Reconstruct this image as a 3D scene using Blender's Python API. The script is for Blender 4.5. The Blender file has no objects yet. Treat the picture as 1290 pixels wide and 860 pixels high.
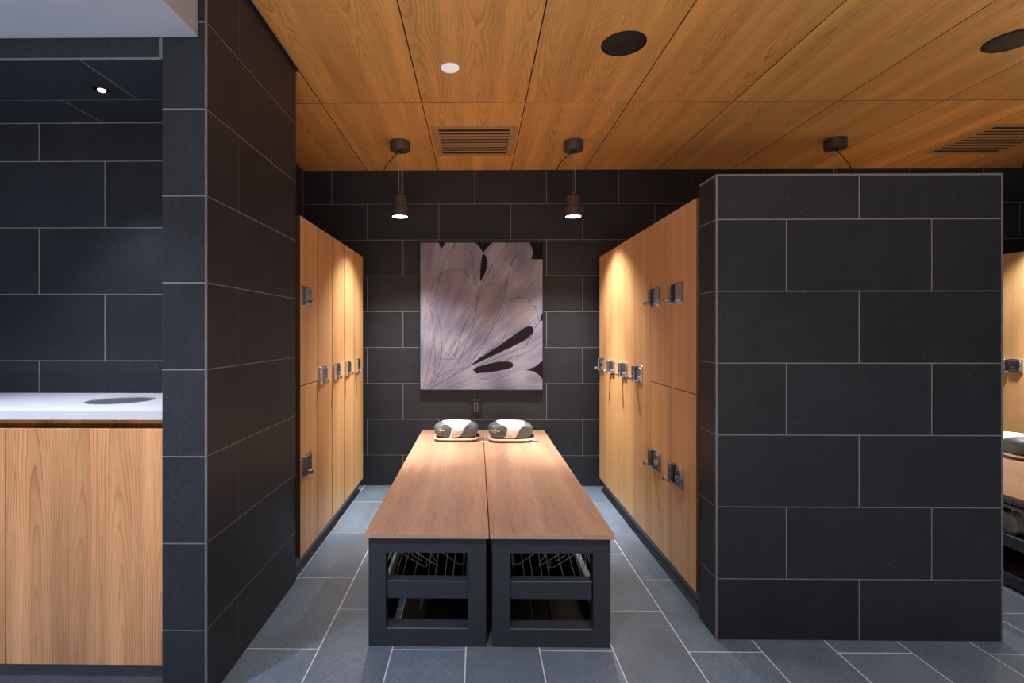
import bpy, bmesh, math, random
from mathutils import Vector, Matrix, noise
random.seed(7)
S = bpy.context.scene
C = S.collection
PI = math.pi

# ------------------------------------------------------------------ camera
cam = bpy.data.objects.new('camera', bpy.data.cameras.new('camera'))
C.objects.link(cam)
cam.location = (0, 0, 1.285)
cam.rotation_euler = (PI/2, 0, 0.012)
cam.data.sensor_width = 36
cam.data.lens = 18.0
cam.data.shift_x = 51.7/1290
cam.data.shift_y = -12.0/1290
cam.data.clip_start = 0.02
S.camera = cam

# ------------------------------------------------------------------ world, colour, lights
LW = dict(world=0.06, vanity=0.12, down=0.85, wide=1.2, beam=1.0, recess=1.25, up=2.4, bulk=3.0)
S.view_settings.view_transform = 'Standard'
S.view_settings.look = 'None'
S.view_settings.gamma = 1
S.view_settings.use_curve_mapping = False
S.view_settings.exposure = 0.0
W = bpy.data.worlds.new('hall_light'); S.world = W; W.use_nodes = True
bg = W.node_tree.nodes['Background']
bg.inputs[0].default_value = (0.62, 0.74, 1.0, 1)
bg.inputs[1].default_value = 0.5*LW['world']

def light(name, kind, loc, energy, color, **kw):
    l = bpy.data.lights.new(name, kind); l.energy = energy; l.color = color
    rot = kw.pop('rot', (0, 0, 0)); par = kw.pop('parent', None)
    for k, v in kw.items(): setattr(l, k, v)
    o = bpy.data.objects.new(name, l); C.objects.link(o); o.location = loc; o.rotation_euler = rot
    if par: o.parent = par
    return o
SPOT_E, BEAM_E, SPOT_COL = 100*LW['wide'], 250*LW['beam'], (1.0, 0.965, 0.935)
BAY = 3.11
# unseen area lights added as fill; they stand in for hall lighting
light('vanity_fill', 'AREA', (-1.9, 0.5, 1.9), 7*LW['vanity'], (0.55, 0.70, 1.0), shape='RECTANGLE', size=1.2, size_y=0.5, rot=(math.radians(65), 0, 0))

light('ceiling_fill', 'AREA', (0.2, -0.85, 0.55), 40*LW['up'], (1.0, 0.97, 0.95), shape='RECTANGLE', size=4.0, size_y=0.5, rot=(math.radians(170), 0, 0))  # added behind the camera to brighten the ceiling

# ------------------------------------------------------------------ materials
class NT:
    def __init__(s, name):
        s.m = bpy.data.materials.new(name); s.m.use_nodes = True
        s.t = s.m.node_tree; s.b = s.t.nodes['Principled BSDF']
    def n(s, ty, **kw):
        q = s.t.nodes.new(ty)
        for k, v in kw.items(): setattr(q, k, v)
        return q
    def l(s, a, b): s.t.links.new(a, b)
    def inp(s, sock, v):
        if hasattr(v, 'links'): s.l(v, sock)
        else: sock.default_value = v
    def math(s, op, a, b=0.0, c=0.0):
        q = s.n('ShaderNodeMath', operation=op)
        s.inp(q.inputs[0], a); s.inp(q.inputs[1], b); s.inp(q.inputs[2], c)
        return q.outputs[0]
    def comb(s, x, y, z=0.0):
        q = s.n('ShaderNodeCombineXYZ'); s.inp(q.inputs[0], x); s.inp(q.inputs[1], y); s.inp(q.inputs[2], z)
        return q.outputs[0]
    def noise(s, v, scale, detail=3, rough=0.5):
        q = s.n('ShaderNodeTexNoise'); s.l(v, q.inputs['Vector'])
        q.inputs['Scale'].default_value = scale; q.inputs['Detail'].default_value = detail
        q.inputs['Roughness'].default_value = rough
        return q.outputs['Fac']
    def ramp(s, f, stops):
        q = s.n('ShaderNodeValToRGB'); s.l(f, q.inputs[0])
        e = q.color_ramp.elements
        while len(e) < len(stops): e.new(0.5)
        for i, (p, c) in enumerate(stops):
            e[i].position = p; e[i].color = (*c, 1) if len(c) == 3 else c
        return q.outputs[0]
    def mix(s, f, a, b, mode='MIX'):
        q = s.n('ShaderNodeMix', data_type='RGBA', blend_type=mode)
        s.inp(q.inputs[0], f)
        for i, v in ((6, a), (7, b)):
            if hasattr(v, 'links'): s.l(v, q.inputs[i])
            else: q.inputs[i].default_value = (*v, 1)
        return q.outputs[2]
    def bump(s, h, st, dist=0.001):
        q = s.n('ShaderNodeBump'); q.inputs['Strength'].default_value = st; q.inputs['Distance'].default_value = dist
        s.l(h, q.inputs['Height']); s.l(q.outputs[0], s.b.inputs['Normal'])

def simple(name, col, rough=0.5, metal=0.0, var=0.12, scale=40, bump=0.0, spec=0.5):
    k = NT(name)
    tc = k.n('ShaderNodeTexCoord').outputs['Object']
    f = k.noise(tc, scale, 4)
    c2 = tuple(x*(1-var) for x in col); c3 = tuple(min(1, x*(1+var)) for x in col)
    k.l(k.ramp(f, [(0.3, c2), (0.7, c3)]), k.b.inputs['Base Color'])
    k.b.inputs['Roughness'].default_value = rough; k.b.inputs['Metallic'].default_value = metal
    k.b.inputs['Specular IOR Level'].default_value = spec
    if bump: k.bump(f, bump)
    return k.m

def emis(name, col, st):
    k = NT(name)
    k.b.inputs['Base Color'].default_value = (*col, 1)
    k.b.inputs['Emission Color'].default_value = (*col, 1)
    k.b.inputs['Emission Strength'].default_value = st
    return k.m

def slate(name, col, var, rough, speck, bump, spec=0.5):
    k = NT(name)
    tc = k.n('ShaderNodeTexCoord').outputs['Object']
    rnd = k.n('ShaderNodeObjectInfo').outputs['Random']
    off = k.comb(k.math('MULTIPLY', rnd, 31.7), k.math('MULTIPLY', rnd, 17.3), k.math('MULTIPLY', rnd, 53.1))
    va = k.n('ShaderNodeVectorMath', operation='ADD'); k.l(tc, va.inputs[0]); k.l(off, va.inputs[1]); v = va.outputs[0]
    cloud = k.noise(v, 5, 5, 0.6)
    fine = k.noise(v, 90, 3, 0.6)
    a = tuple(x*(1-var) for x in col); b = tuple(x*(1+var) for x in col)
    base = k.ramp(cloud, [(0.3, a), (0.7, b)])
    tone = k.math('ADD', k.math('MULTIPLY', rnd, 0.22), 0.89)
    tcol = k.comb(tone, tone, tone)
    base = k.mix(1.0, base, tcol, 'MULTIPLY')
    grain = k.ramp(fine, [(0.35, (0.82, 0.82, 0.82)), (0.68, (1.15, 1.15, 1.15))])
    base = k.mix(1.0, base, grain, 'MULTIPLY')
    vo = k.n('ShaderNodeTexVoronoi'); k.l(v, vo.inputs['Vector']); vo.inputs['Scale'].default_value = 26
    sp = k.ramp(vo.outputs['Distance'], [(0.03, (1, 1, 1)), (0.075, (0, 0, 0))])
    gate = k.ramp(k.noise(v, 9, 2), [(0.56, (0, 0, 0)), (0.62, (1, 1, 1))])
    sp = k.mix(1.0, sp, gate, 'MULTIPLY')
    m = k.math('MULTIPLY', sp, speck)
    base = k.mix(m, base, (0.45, 0.46, 0.48))
    k.l(base, k.b.inputs['Base Color'])
    k.l(k.math('ADD', k.math('MULTIPLY', cloud, 0.16), rough-0.08), k.b.inputs['Roughness'])
    k.b.inputs['Specular IOR Level'].default_value = spec
    k.bump(k.math('ADD', fine, k.math('MULTIPLY', cloud, 2.0)), bump, 0.0008)
    return k.m

def wood(name, ua, va_, light_c, dark_c, leaf=0.2, rings=95, tilt=0.05, con=0.6, streak=0.3, rough=0.42, tone=0.2, half=0.8, spec=0.4):
    k = NT(name)
    tc = k.n('ShaderNodeTexCoord').outputs['Object']
    sx = k.n('ShaderNodeSeparateXYZ'); k.l(tc, sx.inputs[0])
    rnd = k.n('ShaderNodeObjectInfo').outputs['Random']
    U = k.math('ADD', sx.outputs[ua], k.math('MULTIPLY', rnd, 17.31))
    V = k.math('ADD', sx.outputs[va_], k.math('MULTIPLY', rnd, 41.7))
    low = k.noise(k.comb(k.math('MULTIPLY', U, 3.0), k.math('MULTIPLY', V, 1.1)), 1.0, 3)
    mid = k.noise(k.comb(k.math('MULTIPLY', U, 14.0), k.math('MULTIPLY', V, 3.2)), 1.0, 3)
    L = k.math('PINGPONG', U, leaf)
    c = k.math('ADD', k.math('SUBTRACT', L, leaf*0.45), k.math('MULTIPLY', k.math('SUBTRACT', low, 0.5), leaf*0.55))
    Vp = k.math('PINGPONG', V, half)
    h = k.math('ADD', k.math('MULTIPLY', Vp, tilt), k.math('MULTIPLY', k.math('SUBTRACT', mid, 0.5), 0.022))
    r = k.math('SQRT', k.math('ADD', k.math('MULTIPLY', c, c), k.math('MULTIPLY', h, h)))
    fr = k.math('FRACT', k.math('MULTIPLY', r, rings))
    ring = k.ramp(fr, [(0.0, (0.15, 0.15, 0.15)), (0.55, (0.35, 0.35, 0.35)), (0.86, (1, 1, 1)), (1.0, (0.15, 0.15, 0.15))])
    amp = k.ramp(k.noise(k.comb(k.math('MULTIPLY', U, 9.0), k.math('MULTIPLY', V, 1.0)), 1.0, 2), [(0.35, (0.25,)*3), (0.65, (1, 1, 1))])
    fac = k.math('MULTIPLY', k.math('MULTIPLY', ring, amp), con)
    base = k.mix(fac, light_c, dark_c)
    st = k.noise(k.comb(k.math('MULTIPLY', U, 150.0), k.math('MULTIPLY', V, 3.5)), 1.0, 4, 0.65)
    base = k.mix(k.math('MULTIPLY', k.ramp(st, [(0.48, (0, 0, 0)), (0.75, (1, 1, 1))]), streak), base, dark_c)
    wide = k.noise(k.comb(k.math('MULTIPLY', U, 11.0), k.math('MULTIPLY', V, 0.35)), 1.0, 2)
    t = k.ramp(wide, [(0.3, (1-tone,)*3), (0.7, (1+tone,)*3)])
    base = k.mix(1.0, base, t, 'MULTIPLY')
    tn = k.math('ADD', k.math('MULTIPLY', k.math('FRACT', k.math('MULTIPLY', rnd, 7.7)), 0.16), 0.92)
    base = k.mix(1.0, base, k.comb(tn, tn, tn), 'MULTIPLY')
    k.l(base, k.b.inputs['Base Color'])
    k.b.inputs['Roughness'].default_value = rough
    k.b.inputs['Specular IOR Level'].default_value = spec
    k.bump(st, 0.12, 0.0006)
    return k.m

M = {}
M['wall_tile'] = slate('wall_tile', (0.032, 0.036, 0.046), 0.10, 0.48, 0.35, 0.25, 0.28)
M['floor_tile'] = slate('floor_tile', (0.135, 0.175, 0.228), 0.16, 0.42, 0.45, 0.35, 0.5)
M['grout'] = simple('grout', (0.32, 0.315, 0.32), 0.9)
M['floor_grout'] = simple('floor_grout', (0.62, 0.62, 0.64), 0.9)
M['trim'] = simple('trim', (0.24, 0.235, 0.25), 0.45, 0.2)
M['plaster'] = simple('plaster', (0.46, 0.49, 0.58), 0.85, var=0.03, scale=6)
M['ceil_wood'] = wood('ceiling_wood', 0, 1, (0.90, 0.455, 0.13), (0.42, 0.16, 0.035), leaf=0.27, rings=75, tilt=0.085, con=0.75, streak=0.35, tone=0.17, half=0.7, rough=0.38)
M['lock_wood'] = wood('locker_wood', 1, 2, (0.76, 0.44, 0.19), (0.48, 0.23, 0.08), leaf=0.5, rings=120, tilt=0.01, con=0.22, streak=0.28, tone=0.13, rough=0.40)
M['cab_wood'] = wood('cabinet_wood', 0, 2, (0.80, 0.405, 0.185), (0.38, 0.14, 0.05), leaf=0.15, rings=110, tilt=0.045, con=0.8, streak=0.45, tone=0.26, half=0.95)
M['bench_wood'] = wood('bench_wood', 0, 1, (0.48, 0.275, 0.17), (0.22, 0.11, 0.065), leaf=0.35, rings=70, tilt=0.02, con=0.30, streak=0.75, tone=0.18, rough=0.36, spec=0.5)
M['edge_highlight'] = simple('bench_edge_highlight', (0.66, 0.43, 0.30), 0.4)
M['vent_wood'] = simple('vent_tan', (0.50, 0.28, 0.115), 0.5)
M['dark'] = simple('dark_gap', (0.012, 0.009, 0.007), 0.8)
M['carcass'] = simple('carcass_brown', (0.06, 0.032, 0.015), 0.7)
M['edge_brown'] = simple('edge_brown', (0.20, 0.10, 0.045), 0.7)
M['kick'] = simple('kickboard_grey', (0.14, 0.14, 0.15), 0.4, 0.3)
M['black_metal'] = simple('bench_metal', (0.042, 0.050, 0.066), 0.42, 0.0, 0.06, 60)
M['shelf_black'] = simple('shelf_black', (0.004, 0.004, 0.005), 0.95, spec=0.0)
M['wire'] = simple('wire_chrome', (0.75, 0.73, 0.74), 0.35, 0.5)
M['bright_edge'] = simple('edge_aluminium', (0.55, 0.56, 0.60), 0.3, 0.7)
M['chrome'] = simple('lock_chrome', (0.66, 0.65, 0.68), 0.25, 1.0, 0.15, 120)
M['lock_dark'] = simple('lock_dark', (0.02, 0.018, 0.02), 0.4)
M['lamp_body'] = simple('lamp_bronze', (0.10, 0.078, 0.070), 0.5, 0.2)
M['cord'] = simple('cord_black', (0.01, 0.007, 0.006), 0.6)
M['lens'] = emis('lamp_lens', (0.86, 0.94, 1.0), 6)
M['small_lens'] = emis('small_lens', (0.95, 0.97, 1.0), 9)
M['soft_glow'] = emis('soft_glow', (0.80, 0.76, 0.78), 0.5)
M['white'] = simple('white_plastic', (0.78, 0.74, 0.76), 0.5, var=0.02)
M['speaker'] = simple('speaker_dark', (0.016, 0.013, 0.012), 0.55, bump=0.3, scale=300)
M['counter'] = simple('solid_surface', (0.74, 0.75, 0.80), 0.35, var=0.03, scale=8)
M['steel'] = simple('brushed_steel', (0.16, 0.155, 0.18), 0.45, 0.3)
M['frame'] = simple('frame_black', (0.014, 0.012, 0.016), 0.5)
M['bag'] = simple('pouch_nylon', (0.095, 0.105, 0.125), 0.5, 0.0, 0.2, 14, 0.5)
M['band'] = simple('pouch_band', (0.80, 0.76, 0.74), 0.8, var=0.03)
M['pad'] = simple('pad_tan', (0.20, 0.12, 0.085), 0.85)
M['rim'] = simple('pad_rim', (0.72, 0.60, 0.50), 0.8)
M['flap'] = simple('flap_grey', (0.25, 0.24, 0.25), 0.8)

# ------------------------------------------------------------------ mesh helpers
class MB:
    def __init__(s): s.v = []; s.f = []; s.mi = []
    def add(s, v, f, mi=0):
        o = len(s.v); s.v += [tuple(x) for x in v]; s.f += [tuple(i+o for i in q) for q in f]; s.mi += [mi]*len(f)
        return s
    def bm(s, bm, mi=0):
        bm.verts.index_update()
        s.add([v.co[:] for v in bm.verts], [[v.index for v in f.verts] for f in bm.faces], mi); bm.free(); return s
    def box(s, x0, x1, y0, y1, z0, z1, mi=0, bev=0.0, seg=1):
        bm = bmesh.new(); bmesh.ops.create_cube(bm, size=1)
        for v in bm.verts:
            v.co = Vector(((x0+x1)/2+v.co.x*(x1-x0), (y0+y1)/2+v.co.y*(y1-y0), (z0+z1)/2+v.co.z*(z1-z0)))
        if bev: bmesh.ops.bevel(bm, geom=bm.edges[:], offset=bev, segments=seg, affect='EDGES')
        return s.bm(bm, mi)
    def lathe(s, prof, n=32, cx=0, cy=0, mi=0, M4=None):
        v = []; f = []
        for r, z in prof:
            for i in range(n):
                a = 2*PI*i/n; p = Vector((cx+r*math.cos(a), cy+r*math.sin(a), z))
                v.append(M4 @ p if M4 else p)
        for j in range(len(prof)-1):
            for i in range(n):
                f.append((j*n+i, j*n+(i+1) % n, (j+1)*n+(i+1) % n, (j+1)*n+i))
        f.append(tuple(range(n))[::-1]); f.append(tuple((len(prof)-1)*n+i for i in range(n)))
        return s.add(v, f, mi)
    def tube(s, pts, r, n=6, mi=0):
        pts = [Vector(p) for p in pts]; v = []; f = []
        up = None
        for i, p in enumerate(pts):
            t = (pts[min(i+1, len(pts)-1)]-pts[max(i-1, 0)]).normalized()
            if up is None:
                up = t.cross(Vector((0.3, 0.2, 0.93)))
                if up.length < 1e-3: up = t.cross(Vector((1, 0, 0)))
            up = (up - t*up.dot(t)).normalized(); w = t.cross(up)
            for k in range(n):
                a = 2*PI*k/n; v.append(p+up*(r*math.cos(a))+w*(r*math.sin(a)))
        for i in range(len(pts)-1):
            for k in range(n):
                f.append((i*n+k, i*n+(k+1) % n, (i+1)*n+(k+1) % n, (i+1)*n+k))
        f.append(tuple(range(n))[::-1]); f.append(tuple((len(pts)-1)*n+k for k in range(n)))
        return s.add(v, f, mi)
    def mesh(s, name, mats, smooth=False):
        me = bpy.data.meshes.new(name); me.from_pydata(s.v, [], s.f); me.update()
        for m in mats: me.materials.append(m)
        me.polygons.foreach_set('material_index', s.mi)
        if smooth:
            me.polygons.foreach_set('use_smooth', [True]*len(me.polygons))
            me.set_sharp_from_angle(angle=math.radians(38))
        return me
    def obj(s, name, mats, parent=None, loc=(0, 0, 0), smooth=False, rot=(0, 0, 0)):
        if not isinstance(mats, (list, tuple)): mats = [mats]
        bmx = s.mesh(name, mats, smooth)
        b = bmesh.new(); b.from_mesh(bmx); bmesh.ops.recalc_face_normals(b, faces=b.faces); b.to_mesh(bmx); b.free()
        return link(name, bmx, parent, loc, rot)

def dark_sides(me, axes, mat):
    # board sides coloured darker, painting in the shade of the gaps
    me.materials.append(mat); k = len(me.materials)-1
    for p in me.polygons:
        if any(abs(p.normal[a]) > 0.9 for a in axes): p.material_index = k
def link(name, data, parent=None, loc=(0, 0, 0), rot=(0, 0, 0)):
    o = bpy.data.objects.new(name, data); C.objects.link(o)
    o.location = loc; o.rotation_euler = rot
    if parent: o.parent = parent
    return o
def tag(o, label=None, cat=None, group=None, kind=None):
    if label: o['label'] = label
    if cat: o['category'] = cat
    if group: o['group'] = group
    if kind: o['kind'] = kind
    return o
def thing(name, label, cat, loc=(0, 0, 0), rot=(0, 0, 0), group=None):
    return tag(link(name, None, None, loc, rot), label, cat, group)
def copy_tree(o, loc, rot, label):
    r = o.copy(); C.objects.link(r); r.location = loc; r.rotation_euler = rot; r['label'] = label
    for ch in list(o.children):
        c = ch.copy(); C.objects.link(c); c.parent = r
        for g in list(ch.children):
            d = g.copy(); C.objects.link(d); d.parent = c
    return r

# ------------------------------------------------------------------ structure: tiled surfaces
_tm = {}
def tile_mesh(w, h, mat, kind='tile', t=0.004, ch=0.0012):
    key = (round(w, 3), round(h, 3), mat.name)
    if key in _tm: return _tm[key]
    v = []
    for y, i in ((t, 0), (ch, 0), (0, ch)):
        a, b = w/2-i, h/2-i
        v += [(-a, y, -b), (a, y, -b), (a, y, b), (-a, y, b)]
    f = []
    for j in (0, 4):
        for i in range(4): f.append((j+i, j+(i+1) % 4, j+4+(i+1) % 4, j+4+i))
    f += [(8, 9, 10, 11), (3, 2, 1, 0)]
    me = bpy.data.meshes.new(kind); me.from_pydata(v, [], f); me.update()
    b = bmesh.new(); b.from_mesh(me); bmesh.ops.recalc_face_normals(b, faces=b.faces); b.to_mesh(me); b.free()
    me.materials.append(mat); _tm[key] = me
    return me
GAP = 0.0038
def put_tile(parent, plane, face, u0, u1, v0, v1, mat, gap=GAP, name='tile'):
    w, h = u1-u0-gap, v1-v0-gap
    if w < 0.012 or h < 0.012: return
    me = tile_mesh(w, h, mat, name); uc, vc = (u0+u1)/2, (v0+v1)/2
    if face == '-Y': loc, rot = (uc, plane, vc), (0, 0, 0)
    elif face == '+X': loc, rot = (plane, uc, vc), (0, 0, PI/2)
    elif face == '-X': loc, rot = (plane, uc, vc), (0, 0, -PI/2)
    elif face == '-Z': loc, rot = (uc, vc, plane), (PI/2, 0, 0)
    else: loc, rot = (uc, vc, plane), (-PI/2, 0, 0)
    link(name, me, parent, loc, rot)
ZJ = [0] + [0.255+0.3*i for i in range(8)] + [2.70]
def tile_wall(parent, plane, face, u0, u1, z0, z1, je, jo, mat=None, single=False):
    mat = mat or M['wall_tile']
    for r in range(len(ZJ)-1):
        a, b = max(ZJ[r], z0), min(ZJ[r+1], z1)
        if b-a < 0.02: continue
        if single: put_tile(parent, plane, face, u0, u1, a, b, mat); continue
        j0 = je if r % 2 == 0 else jo
        js = [j0+0.6*k for k in range(-14, 15)]
        js = [u0]+[j for j in js if u0+0.05 < j < u1-0.05]+[u1]
        for p, q in zip(js, js[1:]): put_tile(parent, plane, face, p, q, a, b, mat)
def struct(name, mb, mat, parent=None):
    o = mb.obj(name, mat, parent); o['kind'] = 'structure'; return o
G = 0.0016  # how far the grout lies behind the tile faces
CZ = 2.635

# floor
fl = struct('floor', MB().box(-3.35, 5.4, -0.95, 4.43, -0.06, -G), M['floor_grout'])
for k in range(-9, 20):
    x0 = -0.643+0.2985*k; x1 = x0+0.2985
    y0 = 2.07 if k % 2 else 2.37
    ys = sorted(y0+0.6*n for n in range(-6, 5))
    ys = [-0.93]+[y for y in ys if -0.9 < y < 4.25]+[4.28]
    for a, b in zip(ys, ys[1:]): put_tile(fl, 0, '+Z', x0, x1, a, b, M['floor_tile'], 0.0055)
# back wall
wb = struct('wall_back', MB().box(-1.62, 5.4, 4.28+G, 4.43, 0, 2.66), M['grout'])
tile_wall(wb, 4.28, '-Y', -1.46, 4.69, 0, CZ+0.02, -0.02, 0.28)
# wall behind the left lockers
wl = struct('wall_left', MB().box(-1.62, -1.46-G, 2.64, 4.28, 0, 2.66), M['grout'])
tile_wall(wl, -1.46, '+X', 2.64, 4.28, 0, CZ+0.02, 3.0, 3.3)
wr = struct('wall_right', MB().box(4.69+G, 4.85, 2.32, 4.28, 0, 2.66), M['grout'])
tile_wall(wr, 4.69, '-X', 2.32, 4.28, 0, CZ+0.02, 3.0, 3.3)
# left pier between vanity recess and locker bay
wp = struct('wall_left_pier', MB().box(-1.09+G, -0.934-G, 1.756+G, 2.631, 0, 2.66), M['grout'])
tile_wall(wp, 1.756, '-Y', -1.09, -0.934, 0, CZ+0.02, 0, 0, single=True)
tile_wall(wp, -0.934, '+X', 1.756, 2.631, 0, CZ+0.02, 1.998, 2.318)
# recess: back wall, header with soffit
wv = struct('wall_recess', MB().box(-3.3, -1.09, 2.29+G, 2.62, 0, 2.66), M['grout'])
tile_wall(wv, 2.29, '-Y', -3.3, -1.09, 0, 2.228, -1.68, -1.98)
we = struct('wall_recess_end', MB().box(-3.45, -3.3, 0.2, 2.62, 0, 2.66), M['wall_tile'])
hd = struct('wall_header', MB().box(-3.3, -1.09, 1.756+G, 2.29, 2.228+G, 2.66), M['grout'])
for a, b in ((-3.3, -2.895), (-2.895, -2.295), (-2.295, -1.695), (-1.695, -1.093)): put_tile(hd, 1.756, '-Y', a, b, 2.228, 2.36, M['wall_tile'])
for j, (a, b) in enumerate(((1.756, 2.065), (2.065, 2.29))):
    js = [-3.3]+[x for x in [(-1.38 if j == 0 else -1.69)-0.6*n for n in range(4)][::-1] if x > -3.2]+[-1.09]
    for p, q in zip(js, js[1:]): put_tile(hd, 2.228, '-Z', p, q, a, b, M['wall_tile'])
# painted bulkhead over the vanity aisle
struct('wall_bulkhead', MB().box(-3.3, -0.962, 0.1, 1.754, 2.30, 2.66, bev=0.003), M['plaster'])
# the two partition piers (free-standing, lower than the ceiling)
def pier(name, x0, x1):
    o = struct(name, MB().box(x0+G, x1-G, 2.15+G, 2.312-G, 0, 1.938), M['grout'])
    tile_wall(o, 2.15, '-Y', x0, x1, 0, 1.938, x0+0.593, x0+0.292)
    tile_wall(o, x0, '-X', 2.15, 2.312, 0, 1.938, 0, 0, single=True)
    tile_wall(o, x1, '+X', 2.15, 2.312, 0, 1.938, 0, 0, single=True)
    return o
pier('wall_partition', 0.998, 2.180)
pier('wall_partition_right', 0.998+BAY, 2.180+BAY)
# metal edge trims
def trim(i, *b): struct('trim_%d' % i, MB().box(*b, bev=0.001), M['trim'])
trim(1, -0.9395, -0.9325, 1.7545, 1.7615, 0, 2.634)
e = 0.008
trim(2, 0.9965, 0.9965+e, 2.1485, 2.1485+e, 0, 1.938)
trim(3, 2.1815-e, 2.1815, 2.1485, 2.1485+e, 0, 1.938)
trim(4, 0.9965, 2.1815, 2.1485, 2.1485+e, 1.938, 1.944)
trim(5, 0.9965, 0.9965+e, 2.1485+e, 2.312, 1.938, 1.944)
trim(6, -3.3, -1.0955, 1.7535, 1.7605, 2.2265, 2.2335)
trim(7, -1.0985, -1.0925, 1.7535, 1.7605, 2.2335, 2.2995)
trim(8, 0.9965+BAY, 0.9965+e+BAY, 2.1485, 2.1485+e, 0, 1.938)

# ceiling
ce = struct('ceiling', MB().box(-3.45, 5.4, -0.95, 4.43, 2.66, 2.72), M['dark'])
_pm = {}
def panel(x0, x1, y0, y1, g=0.0055):
    w, d = round(x1-x0-g, 3), round(y1-y0-g, 3)
    if (w, d) not in _pm:
        _pm[(w, d)] = MB().box(-w/2, w/2, -d/2, d/2, 0, 0.018, bev=0.0008)
        me = _pm[(w, d)].mesh('panel', [M['ceil_wood']]); dark_sides(me, (0, 1), M['carcass']); _pm[(w, d)] = me
    link('panel', _pm[(w, d)], ce, ((x0+x1)/2, (y0+y1)/2, CZ))
YC = [-0.95, 0.517, 1.767, 3.017, 4.278]
for k in range(-1, 10):
    x0, x1 = -0.935+0.6095*k, -0.935+0.6095*(k+1)
    for a, b in zip(YC, YC[1:]):
        if k < 0:
            if b < 2.7: continue
            a = max(a, 2.645); x0 = -1.455
        if k == 0: x0 = -0.922
        if k < 0: x1 = -0.922
        panel(x0, x1, a, b)

# ------------------------------------------------------------------ ceiling fixtures
def vent(cx, label):
    t = thing('ceiling_vent', label, 'air vent', (cx, 3.64, CZ), group='slotted air vents in the wooden ceiling')
    x, y0, y1 = 0.29, -0.275, 0.275
    ix, iy0, iy1 = 0.240, -0.232, 0.236
    f = MB()
    f.box(-x, -ix, y0, y1, -0.003, 0.0, bev=0.0008); f.box(ix, x, y0, y1, -0.003, 0, bev=0.0008)
    f.box(-ix, ix, y0, iy0, -0.003, 0, bev=0.0008); f.box(-ix, ix, iy1, y1, -0.003, 0, bev=0.0008)
    f.obj('frame', M['vent_wood'], t)
    MB().box(-ix, ix, iy0, iy1, -0.0008, 0.0).obj('backing', M['dark'], t)
    n = 9; pitch = (iy1-iy0)/n; slot = 0.024
    me = MB().box(-ix, ix, -(pitch-slot)/2, (pitch-slot)/2, -0.003, -0.0009, bev=0.0006).mesh('slat', [M['vent_wood']])
    for i in range(1, n): link('slat', me, t, (0, iy0+pitch*i, 0))
vent(-0.018, 'square slotted air vent between the two hanging lamps in the middle')
vent(3.645, 'slotted air vent at the far right of the wooden ceiling')
def speaker(x, y, label):
    t = thing('ceiling_speaker', label, 'speaker', (x, y, CZ), group='round dark ceiling speakers')
    MB().lathe([(0.103, 0), (0.103, -0.004), (0.099, -0.007), (0.094, -0.007), (0.093, -0.003), (0.093, 0)], 48).obj('rim', M['cord'], t, smooth=True)
    MB().lathe([(0.092, -0.001), (0.092, -0.005), (0.06, -0.0075), (0.005, -0.009)], 48).obj('grille', M['speaker'], t, smooth=True)
speaker(0.686, 2.405, 'round dark ceiling speaker right of the white detector')
speaker(2.475, 2.400, 'round dark ceiling speaker cut off by the upper right corner')
t = thing('ceiling_disc', 'small round white disc in the ceiling nearer than the air vent', 'ceiling disc', (-0.138, 2.613, CZ))
MB().lathe([(0.046, 0), (0.046, -0.004), (0.042, -0.008), (0.020, -0.009)], 40).obj('cap', M['soft_glow'], t, smooth=True)  # weak glow added to brighten the white disc
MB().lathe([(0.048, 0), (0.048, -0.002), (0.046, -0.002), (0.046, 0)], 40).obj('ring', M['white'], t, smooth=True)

def pendant(x, y, label, flip=1, lens=True):
    t = thing('pendant_lamp', label, 'pendant lamp', (x, y, CZ), group='bronze cylinder lamps hanging from the ceiling')
    MB().lathe([(0.070, 0), (0.070, -0.060), (0.066, -0.066), (0.0, -0.066)], 40).obj('canopy', M['lamp_body'], t, smooth=True)
    MB().box(-0.012, 0.012, -0.02, 0.02, -0.075, -0.066, bev=0.002).obj('cable_clamp', M['cord'], t)
    zt = -0.385
    pts = []
    for i in range(15):
        q = i/14
        pts.append((flip*(-0.11*math.sin(PI*min(1, q*1.05))*(1 if q < .6 else 1)-0.005), 0.012*math.sin(q*6), -0.07-q*(-zt-0.085)))
    MB().tube(pts, 0.0032).obj('cord', M['cord'], t, smooth=True)
    for sx in (-0.008, 0.012):
        MB().tube([(sx, 0, -0.07), (sx, 0, zt+0.02)], 0.0011, 5).obj('suspension_wire', M['wire'], t)
    MB().box(-0.011, 0.011, -0.009, 0.009, zt, zt+0.028, bev=0.003).box(-0.028, 0.028, -0.004, 0.004, zt-0.004, zt+0.004, bev=0.001).obj('bracket', M['lamp_body'], t)
    MB().lathe([(0.0, zt), (0.044, zt-0.001), (0.048, zt-0.006), (0.048, zt-0.075), (0.0575, zt-0.080), (0.0575, zt-0.146), (0.055, zt-0.148), (0.053, zt-0.146), (0.053, zt-0.138)], 40).obj('lamp_body', M['lamp_body'], t, smooth=True)
    MB().lathe([(0.053, zt-0.139), (0.053, zt-0.1465), (0.0, zt-0.1465)], 36).obj('lens', M['lens'], t)
    light('spot_light', 'SPOT', (0, 0, zt-0.152), SPOT_E, SPOT_COL, parent=t, spot_size=math.radians(112), spot_blend=0.8, shadow_soft_size=0.03)
    light('beam_light', 'SPOT', (0, 0, zt-0.152), BEAM_E, SPOT_COL, parent=t, spot_size=math.radians(52), spot_blend=1.0, shadow_soft_size=0.03)
pendant(-0.548, 3.630, 'left cylinder lamp hanging in front of the tiled back wall')
pendant(0.682, 3.640, 'hanging cylinder lamp nearest above the right edge of the picture')
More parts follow.
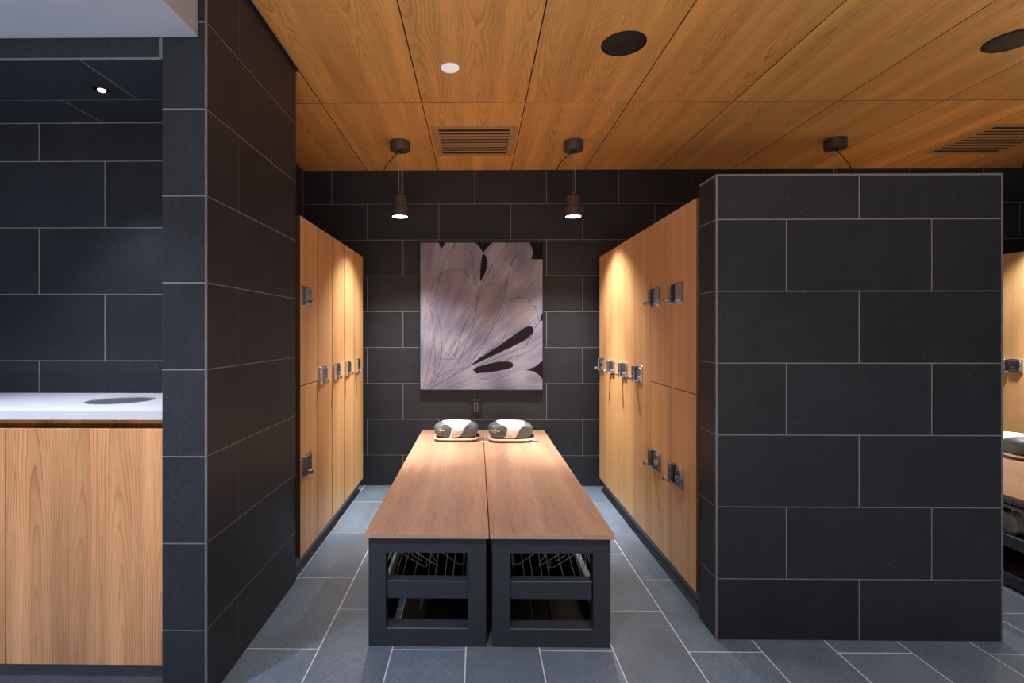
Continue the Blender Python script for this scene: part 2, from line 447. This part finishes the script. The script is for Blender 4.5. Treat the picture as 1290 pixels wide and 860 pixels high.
pendant(2.515, 3.625, 'lamp hanging behind the free-standing tiled partition, only its canopy showing', -1)
pendant(3.94, 3.63, 'lamp over the bench in the right-hand bay')

def downlight(x, y, label, z=CZ, en=0, col=(0.86, 0.92, 1.0), ang=98):
    t = thing('ceiling_downlight', label, 'downlight', (x, y, z), group='downlights outside the bays')
    MB().lathe([(0.048, 0), (0.048, -0.003), (0.042, -0.005), (0.038, -0.003), (0.038, 0)], 32).obj('ring', M['cord'], t, smooth=True)
    MB().lathe([(0.034, -0.0005), (0.034, -0.002), (0.0, -0.002)], 24).obj('lens', M['small_lens'], t)
    light('downlight_spot', 'SPOT', (0, 0, -0.01), en or 130*LW['down'], col, parent=t, spot_size=math.radians(ang), spot_blend=1.0, shadow_soft_size=0.035)
for x, l in ((-0.2, 'aisle downlight above the near end of the benches'), (1.15, 'aisle downlight in front of the free-standing partition'), (2.5, 'aisle downlight before the right bay'), (3.8, 'aisle downlight furthest to the right')):
    downlight(x, 0.88, l)
for x, l in ((-1.45, 'downlight in the painted bulkhead before the worktop'), (-2.5, 'downlight at the left end of the painted bulkhead')):
    downlight(x, 1.05, l, 2.30, 60*LW['bulk'] + 1e-6, (0.72, 0.82, 1.0), 110)

# ------------------------------------------------------------------ lockers (local frame: door face at x=0 looking to -x, far side +y)
PW = 0.3052
def locker(name_loc, kind, label, w=PW, group='oak lockers in the tiled bays', g=0.0016):
    t = thing('locker', label, 'locker', name_loc, group=group)
    h = w/2
    bd = MB().box(0.021, 0.51, -h+0.001, h-0.001, 0.105, 1.885)
    if g > 0.002: bd.box(0.006, 0.021, -h+0.0003, -h+g, 0.108, 1.888).box(0.006, 0.021, h-g, h-0.0003, 0.108, 1.888)  # dark filler in the door gaps, standing in for their shade
    bd.obj('body', M['carcass'], t)
    MB().box(0.035, 0.50, -h+0.001, h-0.001, 0.035, 0.105).obj('kickboard', M['kick'], t)
    MB().box(0.06, 0.50, -h+0.001, h-0.001, 0.0, 0.035).obj('plinth', M['dark'], t)
    spans = [(0.106, 1.89)] if kind == 'tall' else [(0.106, 1.0005), (1.0045, 1.89)]
    for (a, b) in spans:
        d = MB().box(0, 0.02, -h+g, h-g, a, b, bev=0.0008).obj('door', M['lock_wood'], t)
        dark_sides(d.data, (1, 2), M['carcass'] if g > 0.002 else M['edge_brown'])
        zc = 1.027 if kind == 'tall' else (0.578 if a < 0.5 else 1.475)
        lk = MB()
        y0, y1 = h-0.168, h-0.022
        lk.box(-0.005, 0, y0, y1, zc-0.053, zc+0.053, 0, 0.0015)                 # face plate
        lk.box(-0.024, -0.005, y1-0.030, y1, zc-0.050, zc+0.050, 0, 0.002)      # raised block
        lk.box(-0.016, -0.0052, y1-0.052, y1-0.032, zc-0.040, zc+0.045, 1, 0.001)     # dark slot
        lk.box(-0.012, -0.0052, y0+0.012, y1-0.062, zc-0.042, zc+0.042, 0, 0.002)    # number pad body
        R = Matrix.Translation((0, y1-0.017, zc-0.030)) @ Matrix.Rotation(-PI/2, 4, 'Y')
        lk.lathe([(0.0, 0.030), (0.011, 0.030), (0.011, 0.038), (0.013, 0.040), (0.013, 0.050), (0.010, 0.053), (0, 0.053)], 18, M4=R)
        o = lk.obj('lock', [M['chrome'], M['lock_dark']], d, smooth=True)
        tag(o, 'chrome lock with protruding knob')
    return t
def number(lockobj_parent, txt, loc, rot, size):
    cu = bpy.data.curves.new('engraved_number', 'FONT'); cu.body = txt; cu.size = size; cu.extrude = 0.0004
    cu.align_x = 'CENTER'; cu.align_y = 'CENTER'
    tmp = link('tmp', cu); bpy.context.view_layer.update()
    me = bpy.data.meshes.new_from_object(tmp.evaluated_get(bpy.context.evaluated_depsgraph_get()))
    bpy.data.objects.remove(tmp); me.materials.append(M['lock_dark'])
    link('engraved_number', me, lockobj_parent, loc, rot)
ordn = ['nearest', 'second', 'third', 'fourth', 'fifth', 'last']
# right row of the middle bay, from the partition to the back
XR = 0.99
ylist = [2.326+PW*(i+.5) for i in range(6)]
two = locker((XR, ylist[0], 0), 'two', 'two-door oak locker beside the tiled partition, right side of the bay')
tall = locker((XR, ylist[2], 0), 'tall', 'full-height oak locker right of the benches, next to the two-door ones')
c2 = copy_tree(two, (XR, ylist[1], 0), (0, 0, 0), 'second two-door oak locker from the tiled partition, beside the first tall one')
names = {3: 'tall oak locker on the right, third from the back wall', 4: 'tall oak locker on the right, second from the back wall', 5: 'tall oak locker at the far end of the right row, by the back wall'}
for i in (3, 4, 5): copy_tree(tall, (XR, ylist[i], 0), (0, 0, 0), names[i])
yr = [2.535+PW*(i+.5) for i in range(5)]
names = ['two-door oak locker at the near end of the right bay', 'second two-door oak locker of the right bay', 'third locker of the right bay, first tall one there', 'tall oak locker in the right bay, second from its back wall', 'tall oak locker with a numbered lock at the far end of the right bay']
for i in range(5):
    last = copy_tree(two if i < 2 else tall, (XR+BAY, yr[i], 0), (0, 0, 0), names[i])
number([c for c in last.children if c.name.startswith('door')][0], '08', (-0.0128, PW/2-0.125, 1.027), (PI/2, 0, -PI/2), 0.05)
# left row, door faces turned to +x
XL = -0.92; PL = 0.2936
twoL = locker((XL, 2.65+PL*.5, 0), 'two', 'two-door oak locker at the near end of the left row, beside the tiled pier', PL, g=0.0058)
twoL.rotation_euler.z = PI
tallL = locker((XL, 2.65+PL*1.5, 0), 'tall', 'full-height oak locker in the left row, next to the two-door one', PL, g=0.0058)
tallL.rotation_euler.z = PI
names = {2: 'third locker of the left row, in the middle', 3: 'fourth locker of the left row, second from the back wall', 4: 'last locker of the left row, narrowest beside the back wall'}
for i in (2, 3, 4): copy_tree(tallL, (XL, 2.65+PL*(i+.5), 0), (0, 0, PI), names[i])
# engraved numbers that can be made out
dlow = [c for c in two.children if c.name.startswith('door')][0]
number(dlow, '03', (-0.0128, PW/2-0.125, 0.578), (PI/2, 0, -PI/2), 0.05)

# ------------------------------------------------------------------ benches
ZB = 0.468
def wirepts(cps, m, xm):
    out = []
    for X, Y, Z in cps: out.append((xm+m*(X-xm), Y, Z))
    return out
def bench(x0, m, label, dx=0.0):
    # x0..x1 seat extent ; m=+1 outer side on the left, -1 outer side on the right (mirrored about the pair's middle)
    xm = 0.0495
    t = thing('bench', label, 'bench', (dx, 0, 0), group='dark framed wooden benches')
    def X(a, b):
        p, q = xm+m*(a-xm), xm+m*(b-xm); return (min(p, q), max(p, q))
    y0, y1 = 2.075, 4.275
    b = MB().box(*X(-0.457, 0.0475), y0, y1, ZB-0.022, ZB, bev=0.0015); b.obj('seat', M['bench_wood'], t)
    tag(MB().box(*X(-0.456, 0.0465), y0-0.0012, y0+0.001, ZB-0.0205, ZB-0.0015).obj('highlight_strip', M['edge_highlight'], t), 'paler front edge with painted highlight')  # thin pale strip carries the bevel highlight in its colour
    fx = (-0.444, 0.0365); zt = ZB-0.0225
    def frame(y, d=0.067):
        f = MB()
        f.box(*X(fx[0], fx[0]+0.070), y, y+d, 0, zt)
        f.box(*X(fx[1]-0.072, fx[1]), y, y+d, 0, zt)
        f.box(*X(fx[0]+0.070, fx[1]-0.072), y, y+d, zt-0.062, zt)
        f.box(*X(fx[0]+0.070, fx[1]-0.072), y, y+d, 0.0, 0.073)
        return f
    for i, y in enumerate((2.09, 3.15, 4.20)):
        frame(y).obj('end_frame' if i != 1 else 'middle_frame', M['black_metal'], t)
    MB().box(*X(-0.371, -0.0385), 2.100, 2.152, 0.191, 0.262, bev=0.0012).obj('cross_rail', M['black_metal'], t)
    for z, ya in ((0.262, 2.0995), (0.073, 2.0895)):
        MB().box(*X(-0.371, -0.0385), ya, ya+0.003, z, z+0.0018).obj('edge_strip', M['bright_edge'], t)
    for xa, xb in ((-0.444, -0.404), (-0.003, 0.0365)):
        for za, zb in ((0.0, 0.07), (0.205, 0.262)):
            for ya, yb in ((2.157, 3.15), (3.217, 4.20)):
                MB().box(*X(xa, xb), ya, yb, za if za else 0.012, zb, bev=0.001).obj('side_rail', M['black_metal'], t)
    MB().box(*X(-0.366, -0.008), 2.16, 3.14, 0.208, 0.220).box(*X(-0.366, -0.008), 3.23, 4.19, 0.208, 0.220).obj('shelf', M['shelf_black'], t)
    MB().box(*X(-0.4455, -0.4435), 2.16, 4.19, 0.2625, 0.268).obj('edge_strip', M['bright_edge'], t)
    MB().box(*X(0.020, 0.0365), 2.36, 4.2, 0.265, zt).obj('side_panel', M['bench_wood'], t)
    MB().box(*X(-0.2375, -0.2345), 2.17, 4.15, 0.0, 0.004).obj('floor_strip', M['bright_edge'], t)
    # wire basket: floor wires run to the rear, crossed by zig-zag hoops
    wb_ = MB()
    for a, c in ((-0.425, -0.447), (-0.395, -0.43), (-0.338, -0.378), (-0.312, -0.35), (-0.225, -0.24), (-0.150, -0.168), (-0.118, -0.133), (-0.27, -0.30), (-0.19, -0.21), (-0.07, -0.075)):
        wb_.tube(wirepts([(c+0.03, 2.20, 0.226), (c+0.03, 2.205, 0.240), (a+0.03, 2.30, 0.385), (a+0.04, 3.10, 0.385)], m, xm), 0.0021, 5)
    def w2(pts, y, r=0.0023):
        # planar hoop drawn in the opening's own measures (metres from the left post, metres above the shelf)
        wb_.tube(wirepts([(-0.404+a*0.000448, y+0.0002*b, 0.392-b*0.00057) for a, b in pts], m, xm), r, 5)
    w2([(50, 30), (160, 110), (330, 215), (385, 248), (410, 240), (408, 190)], 2.20)
    w2([(430, 20), (560, 110), (700, 205), (740, 220), (775, 205)], 2.20)
    w2([(515, 250), (300, 122), (275, 112), (262, 130), (270, 152), (350, 200), (360, 165), (300, 100)], 2.215)
    w2([(330, 10), (365, 50), (430, 120), (515, 245), (495, 252)], 2.225)
    w2([(450, 20), (455, 100), (480, 130), (510, 132), (540, 110), (545, 60)], 2.24)
    w2([(560, 10), (500, 130), (430, 200), (425, 240), (450, 255)], 2.25)
    w2([(782, 10), (774, 255)], 2.24, 0.004)
    w2([(700, 20), (740, 60), (780, 65)], 2.235)
    for x in (-0.38, -0.06):
        wb_.tube(wirepts([(x, 2.21, 0.385), (x, 3.10, 0.385)], m, xm), 0.0022, 5)
        for k in range(9):
            wb_.tube(wirepts([(x, 2.24+k*0.1, 0.385), (x, 2.30+k*0.1, 0.226)], m, xm), 0.0014, 5)
            wb_.tube(wirepts([(x, 2.24+k*0.1, 0.226), (x, 2.30+k*0.1, 0.385)], m, xm), 0.0014, 5)
    tag(wb_.obj('wire_basket', M['wire'], t), 'bent chrome wires')
    return t
bench(0, 1, 'left of the two wooden benches in the middle bay, black frame')
bench(0, -1, 'right of the two wooden benches in the middle bay, black frame')
bench(0, 1, 'bench in the right bay showing past the partition edge', BAY)
bench(0, -1, 'far right bench of the right bay, behind the first bench there', BAY)
# rolled white towel stowed in the basket of the right bay
rt = MB()
R = Matrix.Translation((2.845, 2.72, 0.280)) @ Matrix.Rotation(PI/2, 4, 'Y')
rt.lathe([(0.0, -0.075), (0.045, -0.075), (0.057, -0.065), (0.059, 0.0), (0.057, 0.065), (0.045, 0.075), (0.0, 0.075)], 24, M4=R)
tag(rt.obj('rolled_towel', M['white'], smooth=True), 'rolled white towel in the wire basket under the right bay bench', 'towel')

# ------------------------------------------------------------------ pouches
def pouch(loc, rz, label, seed, flap=False):
    t = thing('towel_pouch', label, 'pouch', loc, (0, 0, rz), group='dark pouches with white bands on the benches')
    A, B, H = 0.166, 0.094, 0.062      # half length, half depth, half height
    def surf(s, th, off=0.0):
        # s in -1..1 along the length, th around
        e = max(0.0, 1-abs(s)**5.0)**0.40
        ct, st = math.cos(th), math.sin(th)
        y = math.copysign(abs(ct)**0.62, ct); z = math.copysign(abs(st)**(0.78 if st > 0 else 0.5), st)
        n = noise.noise(Vector((s*2.3+seed, ct*1.5, st*1.5)))*0.09 + noise.noise(Vector((s*7+seed, ct*4, st*4)))*0.05
        sag = 1-0.20*s*s if st > 0 else 1.0
        p = Vector((s*A*(1+0.02*st), y*B*e*(1+n), H+z*H*e*sag*(1+n*1.1)))
        p.z = max(p.z, 0.004)
        if off:
            nn = Vector((0, ct/B, st/H)).normalized(); p += nn*off
        return p + Vector((0, 0, 0.022))
    v = []; f = []; NS, NT_ = 44, 36
    for i in range(NS+1):
        s = -1+2*i/NS; s = math.sin(s*PI/2)
        for j in range(NT_): v.append(surf(s, 2*PI*j/NT_))
    for i in range(NS):
        for j in range(NT_): f.append((i*NT_+j, i*NT_+(j+1) % NT_, (i+1)*NT_+(j+1) % NT_, (i+1)*NT_+j))
    f.append(tuple(range(NT_))); f.append(tuple(NS*NT_+j for j in range(NT_)))
    MB().add(v, f).obj('pouch_body', M['bag'], t, smooth=True)
    # white band: wraps around, narrow at the foot of the front, wide and forked on top
    v = []; f = []; N = 40; K = 8
    for j in range(N+1):
        th = -PI*1.18 + (PI*1.36)*j/N          # from behind, over the top, is th from -pi*1.18..0.18pi reversed below
        th = PI*1.18 - (-1)*(0) - (PI*0) + 0 if False else th
        a = -th - PI*0.0                       # 0.. goes over the top, front is th = pi (y<0)
        u = max(0, min(1, math.sin(a)*0.5+0.5)) if False else None
        ang = PI*1.30 - (PI*1.45)*j/N          # start under the front, end behind
        zf = math.sin(ang)                     # -..1..-
        k = (zf+0.8)/1.8
        if k < 0.55:
            q = max(0, k/0.55); l = -0.058+0.030*q; r = 0.004+0.062*q
        else:
            q = (k-0.55)/0.45; l = -0.028-0.075*q; r = 0.066+0.042*q
        for i in range(K+1): v.append(surf((l+(r-l)*i/K)/A, ang, 0.0028))
    for j in range(N):
        for i in range(K): f.append((j*(K+1)+i, j*(K+1)+i+1, (j+1)*(K+1)+i+1, (j+1)*(K+1)+i))
    bo = MB().add(v, f).obj('band', M['band'], t, smooth=True)
    sm = bo.modifiers.new('thick', 'SOLIDIFY'); sm.thickness = 0.0015
    # faint white print on the left of the front
    pr = MB()
    def glyph(x0, x1, z, h):
        n = max(2, int((x1-x0)/0.0075))
        for i in range(n):
            x = x0+(x1-x0)*i/n
            ths = []
            for zz in (z, z+h*(0.7+0.3*((i*7) % 3)/2)):
                q = max(-1, min(1, (zz-0.022-H)/H)); ths.append(PI-math.asin(math.copysign(abs(q)**(1/0.78 if q > 0 else 2.0), q)))
            a0, a1 = surf(x/A, ths[0], 0.0022), surf((x+0.005)/A, ths[0], 0.0022)
            b1, b0 = surf((x+0.005)/A, ths[1], 0.0022), surf(x/A, ths[1], 0.0022)
            pr.add([a0, a1, b1, b0], [(0, 1, 2, 3)])
    glyph(-0.128, -0.108, 0.098, 0.007); glyph(-0.158, -0.080, 0.083, 0.009); glyph(-0.134, -0.108, 0.071, 0.007)
    tag(pr.obj('printed_logo', M['band'], t), 'small white print')
    # tan pad with a pale rim below
    pd = []
    def ring(a, b, z, n=48):
        return [(math.copysign(abs(math.cos(2*PI*i/n))**0.5, math.cos(2*PI*i/n))*a, math.copysign(abs(math.sin(2*PI*i/n))**0.6, math.sin(2*PI*i/n))*b, z) for i in range(n)]
    def stack(rings, mat, name):
        v = sum(rings, []); n = 48; f = []
        for j in range(len(rings)-1):
            for i in range(n): f.append((j*n+i, j*n+(i+1) % n, (j+1)*n+(i+1) % n, (j+1)*n+i))
        f.append(tuple(range(n))); f.append(tuple((len(rings)-1)*n+i for i in range(n)))
        return MB().add(v, f).obj(name, mat, t, smooth=True)
    stack([ring(0.150, 0.088, 0.0), ring(0.160, 0.096, 0.006), ring(0.164, 0.100, 0.016)], M['pad'], 'pad')
    tag(stack([ring(0.164, 0.100, 0.016), ring(0.168, 0.103, 0.020), ring(0.166, 0.101, 0.026), ring(0.14, 0.08, 0.027)], M['rim'], 'pad_rim'), 'pale beige rim')
    MB().box(0.150, 0.178, -0.03, 0.0, 0.026, 0.05, bev=0.006, seg=2).obj('toggle', M['cord'], t)
    if flap:
        MB().add([(0.12, -0.07, 0.001), (0.205, -0.07, 0.001), (0.205, 0.03, 0.001), (0.12, 0.03, 0.001), (0.14, -0.07, 0.012), (0.20, -0.07, 0.012), (0.15, 0.03, 0.048), (0.17, 0.03, 0.048)],
                 [(0, 1, 2, 3), (4, 5, 7, 6), (0, 1, 5, 4), (2, 3, 6, 7), (1, 2, 7, 5), (0, 3, 6, 4)]).obj('side_flap', M['flap'], t)
        MB().box(-0.225, -0.165, -0.075, -0.03, 0.0005, 0.004, bev=0.001).obj('paper_tag', M['rim'], t)
    return t
pouch((-0.158, 3.885, ZB), 0.0, 'dark rolled pouch with white band on the left bench', 1.3)
pouch((0.250, 3.865, ZB), 0.02, 'dark rolled pouch with white band on the right bench, grey flap at its side', 5.1, True)
pouch((3.545, 3.42, ZB), 1.35, 'dark pouch on the bench in the right bay', 8.4)

# ------------------------------------------------------------------ picture
PX0, PX1, PZ0, PZ1, PY = -0.480, 0.5505, 0.799, 2.034, 4.236
t = thing('framed_picture', 'large framed print of pale violet petals on the back wall', 'picture', ((PX0+PX1)/2, 4.28, PZ0))
w = (PX1-PX0)/2; hh = PZ1-PZ0; fw = 0.010
f = MB()
f.box(-w, -w+fw, PY-4.28-0.004, -0.001, 0, hh, bev=0.001); f.box(w-fw, w, PY-4.28-0.004, -0.001, 0, hh, bev=0.001)
f.box(-w+fw, w-fw, PY-4.28-0.004, -0.001, 0, fw, bev=0.001); f.box(-w+fw, w-fw, PY-4.28-0.004, -0.001, hh-fw, hh, bev=0.001)
f.obj('frame', M['frame'], t)
# canvas: a fine grid whose vertex colours are the flat print
DARK = [
 [(128, 30), (148, 76), (160, 55), (175, 30)],
 [(315, 30), (345, 55), (362, 80), (372, 97), (385, 75), (405, 55), (435, 30)],
 [(374, 98), (386, 112), (394, 140), (392, 170), (383, 200), (370, 225), (357, 250), (354, 215), (357, 160), (363, 120)],
 [(610, 30), (625, 55), (634, 80), (634, 105), (627, 127), (650, 129), (700, 131), (700, 30)],
 [(700, 390), (682, 425), (674, 455), (700, 455)],
 [(300, 693), (350, 655), (450, 590), (550, 520), (595, 490), (620, 482), (637, 488), (641, 503), (633, 527), (600, 555), (520, 597), (420, 642), (340, 680)],
 [(315, 712), (345, 698), (400, 682), (450, 672), (500, 669), (525, 676), (533, 688), (528, 700), (505, 710), (430, 725), (335, 736)],
 [(603, 716), (650, 697), (700, 655), (700, 780), (672, 745), (645, 725)],
]
LINES = [
 [(230, 35), (190, 95), (150, 170), (125, 280), (95, 370), (85, 400)],
 [(70, 360), (85, 300), (115, 235), (160, 195), (220, 178), (270, 190), (300, 230)],
 [(300, 80), (320, 140), (318, 220), (335, 260)],
 [(345, 270), (335, 330), (300, 420), (255, 520), (215, 660)],
 [(345, 330), (320, 480), (270, 600), (240, 680)],
 [(550, 40), (530, 130), (500, 230), (485, 330), (440, 440), (370, 590), (290, 700), (90, 815)],
 [(505, 45), (440, 130), (400, 200), (350, 290), (330, 400)],
 [(500, 400), (520, 350), (560, 328), (610, 340), (650, 380), (672, 460)],
 [(480, 390), (420, 500), (330, 620)], [(520, 480), (470, 560), (330, 670)],
 [(130, 420), (145, 520), (150, 610), (140, 660), (220, 660)],
 [(95, 400), (105, 520), (115, 640), (110, 740)],
 [(660, 470), (600, 590), (450, 650), (330, 700)],
 [(690, 560), (620, 620), (500, 660)], [(120, 760), (200, 715), (300, 700)],
 [(90, 815), (160, 690), (230, 560)], [(75, 815), (120, 740), (150, 640)],
 [(350, 760), (430, 770), (500, 745)], [(540, 200), (520, 150), (560, 90)],
]
def inpoly(x, y, P):
    r = False; j = len(P)-1
    for i in range(len(P)):
        xi, yi = P[i]; xj, yj = P[j]
        if (yi > y) != (yj > y) and x < (xj-xi)*(y-yi)/(yj-yi)+xi: r = not r
        j = i
    return r
BB = [(min(p[0] for p in P), max(p[0] for p in P), min(p[1] for p in P), max(p[1] for p in P)) for P in DARK]
NX, NZ = 250, 300
lx = lambda i: 35+653*i/NX
ly = lambda j: 820-780*j/NZ
stroke = {}
for L in LINES:
    for (xa, ya), (xb, yb) in zip(L, L[1:]):
        n = int(math.hypot(xb-xa, yb-ya)/1.2)+1
        for q in range(n+1):
            x = xa+(xb-xa)*q/n+2.5*noise.noise(Vector((xa*.1+q*.05, ya*.1, 0))); y = ya+(yb-ya)*q/n
            i = round((x-35)/653*NX); j = round((820-y)/780*NZ)
            stroke[(i, j)] = 0.75+0.25*noise.noise(Vector((x*.02, y*.02, 5)))
cols = []
lerp = lambda a, b, t_: tuple(p+(q-p)*t_ for p, q in zip(a, b))
for j in range(NZ+1):
    for i in range(NX+1):
        x, y = lx(i), ly(j); dk = False
        for P, b in zip(DARK, BB):
            if b[0] <= x <= b[1] and b[2] <= y <= b[3] and inpoly(x, y, P): dk = True; break
        if dk: cols.append((0.014, 0.009, 0.013, 1)); continue
        ang = math.atan2(860-y, x-40); rad = math.hypot(860-y, x-40)
        s1 = noise.noise(Vector((ang*16, rad*0.006, 1.0))); s2 = noise.noise(Vector((ang*60, rad*0.012, 4.0)))
        s3 = noise.noise(Vector((x*0.008, y*0.008, 9.0))); s4 = noise.noise(Vector((x*0.07, y*0.04, 2.0)))
        c = lerp((0.30, 0.255, 0.315), (0.47, 0.40, 0.43), 0.5+0.9*s3+0.3*s1)
        g = 1+0.20*s1+0.16*s2+0.08*s4
        c = tuple(q*g*m_ for q, m_ in zip(c, (0.72, 0.84, 1.0)))
        if inpoly(x, y, [(75, 380), (100, 260), (160, 195), (230, 180), (290, 215), (310, 300), (270, 370), (180, 400)]): c = lerp(c, (0.24, 0.19, 0.29), 0.38)
        if inpoly(x, y, [(350, 290), (400, 250), (495, 250), (480, 340), (430, 450), (330, 600), (280, 680), (330, 520), (400, 370), (345, 360)]): c = lerp(c, (0.20, 0.17, 0.20), 0.42)
        if inpoly(x, y, [(505, 400), (530, 345), (600, 335), (660, 400), (600, 480), (520, 520)]): c = lerp(c, (0.27, 0.235, 0.235), 0.55)
        q = stroke.get((i, j))
        if q: c = lerp(c, (0.06, 0.04, 0.07), q)
        cols.append((*[max(0.01, u) for u in c], 1))
v = [(-w+fw+(2*w-2*fw)*i/NX, PY-4.28, fw+(hh-2*fw)*j/NZ) for j in range(NZ+1) for i in range(NX+1)]
fc = [(j*(NX+1)+i, j*(NX+1)+i+1, (j+1)*(NX+1)+i+1, (j+1)*(NX+1)+i) for j in range(NZ) for i in range(NX)]
me = bpy.data.meshes.new('print'); me.from_pydata(v, [], fc); me.update()
ca = me.color_attributes.new('print', 'FLOAT_COLOR', 'POINT')
ca.data.foreach_set('color', [x for c in cols for x in c])
k = NT('petal_print'); at = k.n('ShaderNodeVertexColor', layer_name='print'); k.l(at.outputs[0], k.b.inputs['Base Color'])
k.b.inputs['Roughness'].default_value = 0.7; k.b.inputs['Specular IOR Level'].default_value = 0.15
me.materials.append(k.m); link('print', me, t)
MB().box(-w+fw, w-fw, PY-4.28+0.002, -0.001, fw, hh-fw).obj('backboard', M['frame'], t)

# ------------------------------------------------------------------ wall socket under the picture
t = thing('wall_socket', 'small black wall box on the tiles just under the picture', 'wall socket', (-0.007, 4.28, 0.588))
MB().box(-0.040, 0.040, -0.012, 0.0, 0, 0.135, bev=0.004, seg=2).obj('plate', M['frame'], t, smooth=True)
MB().box(-0.043, 0.043, -0.020, -0.002, 0.122, 0.131, bev=0.002).obj('hood', M['lock_dark'], t)
MB().box(-0.020, 0.016, -0.022, -0.012, 0.030, 0.110, bev=0.003).obj('cover', M['steel'], t)
MB().box(-0.012, 0.008, -0.024, -0.022, 0.036, 0.104, bev=0.001).obj('slot', M['lock_dark'], t)

# ------------------------------------------------------------------ vanity cabinet, worktop
XE = -1.092
t = thing('vanity_cabinet', 'oak vanity cabinet under the white worktop in the left recess', 'cabinet', (XE, 1.78, 0))
MB().box(-2.15, 0, 0.075, 0.50, 0.117, 0.975).obj('body', M['carcass'], t)
MB().box(-2.15, 0, 0.065, 0.075, 0.90, 0.9765).obj('grip_rail', M['cab_wood'], t)
tag(t.children[-1], 'shaded brown grip strip above the doors')
for a, b in ((-0.566, -0.003), (-1.120, -0.570), (-1.661, -1.124), (-2.15, -1.665)):
    MB().box(a, b, 0.002, 0.022, 0.117, 0.944, bev=0.001).obj('door', M['cab_wood'], t)
MB().box(-2.15, 0, 0.020, 0.49, 0, 0.115).obj('kickboard', M['kick'], t)

t = thing('worktop', 'white solid worktop with a round hole in the left recess', 'worktop', (XE, 1.777, 0.978))
# slab with a circular opening
hx, hy, hr, N = -0.342, 0.270, 0.120, 48
x0, x1, y0, y1, zt, zb = -2.20, 0.0, 0.0, 0.510, 0.032, 0.0
def rectpt(a):
    dx, dy = math.cos(a), math.sin(a)
    ts = [((x1-hx)/dx if dx > 1e-9 else (x0-hx)/dx if dx < -1e-9 else 1e9), ((y1-hy)/dy if dy > 1e-9 else (y0-hy)/dy if dy < -1e-9 else 1e9)]
    q = min(ts); return hx+dx*q, hy+dy*q
angs = sorted([2*PI*i/N for i in range(N)]+[math.atan2(b-hy, a-hx) % (2*PI) for a in (x0, x1) for b in (y0, y1)])
n = len(angs); v = []
for z in (zt, zb):
    v += [(hx+hr*math.cos(a), hy+hr*math.sin(a), z) for a in angs]
    v += [(*rectpt(a), z) for a in angs]
f = []
for i in range(n):
    j = (i+1) % n
    f += [(i, j, n+j, n+i), (2*n+i, 3*n+i, 3*n+j, 2*n+j), (i, 2*n+i, 2*n+j, j), (n+i, n+j, 3*n+j, 3*n+i)]
MB().add(v, f).obj('slab', M['counter'], t)
MB().lathe([(0.119, 0.006), (0.119, 0.026), (0.115, 0.028), (0.0, 0.028)], 48, hx, hy).obj('hole_insert', M['steel'], t, smooth=True)

t = thing('recessed_downlight', 'small lit downlight in the dark tiled soffit over the worktop', 'downlight', (-1.462, 1.977, 2.228))
MB().lathe([(0.036, 0.0), (0.036, -0.003), (0.030, -0.005), (0.027, -0.003), (0.027, 0)], 32).obj('ring', M['cord'], t, smooth=True)
MB().lathe([(0.014, -0.001), (0.012, -0.005), (0.0, -0.005)], 24).obj('lens', M['small_lens'], t)
light('downlight_spot', 'SPOT', (0, 0, -0.012), 34*LW['recess'], (0.93, 0.95, 1.0), parent=t, spot_size=math.radians(80), spot_blend=1.0, shadow_soft_size=0.02)
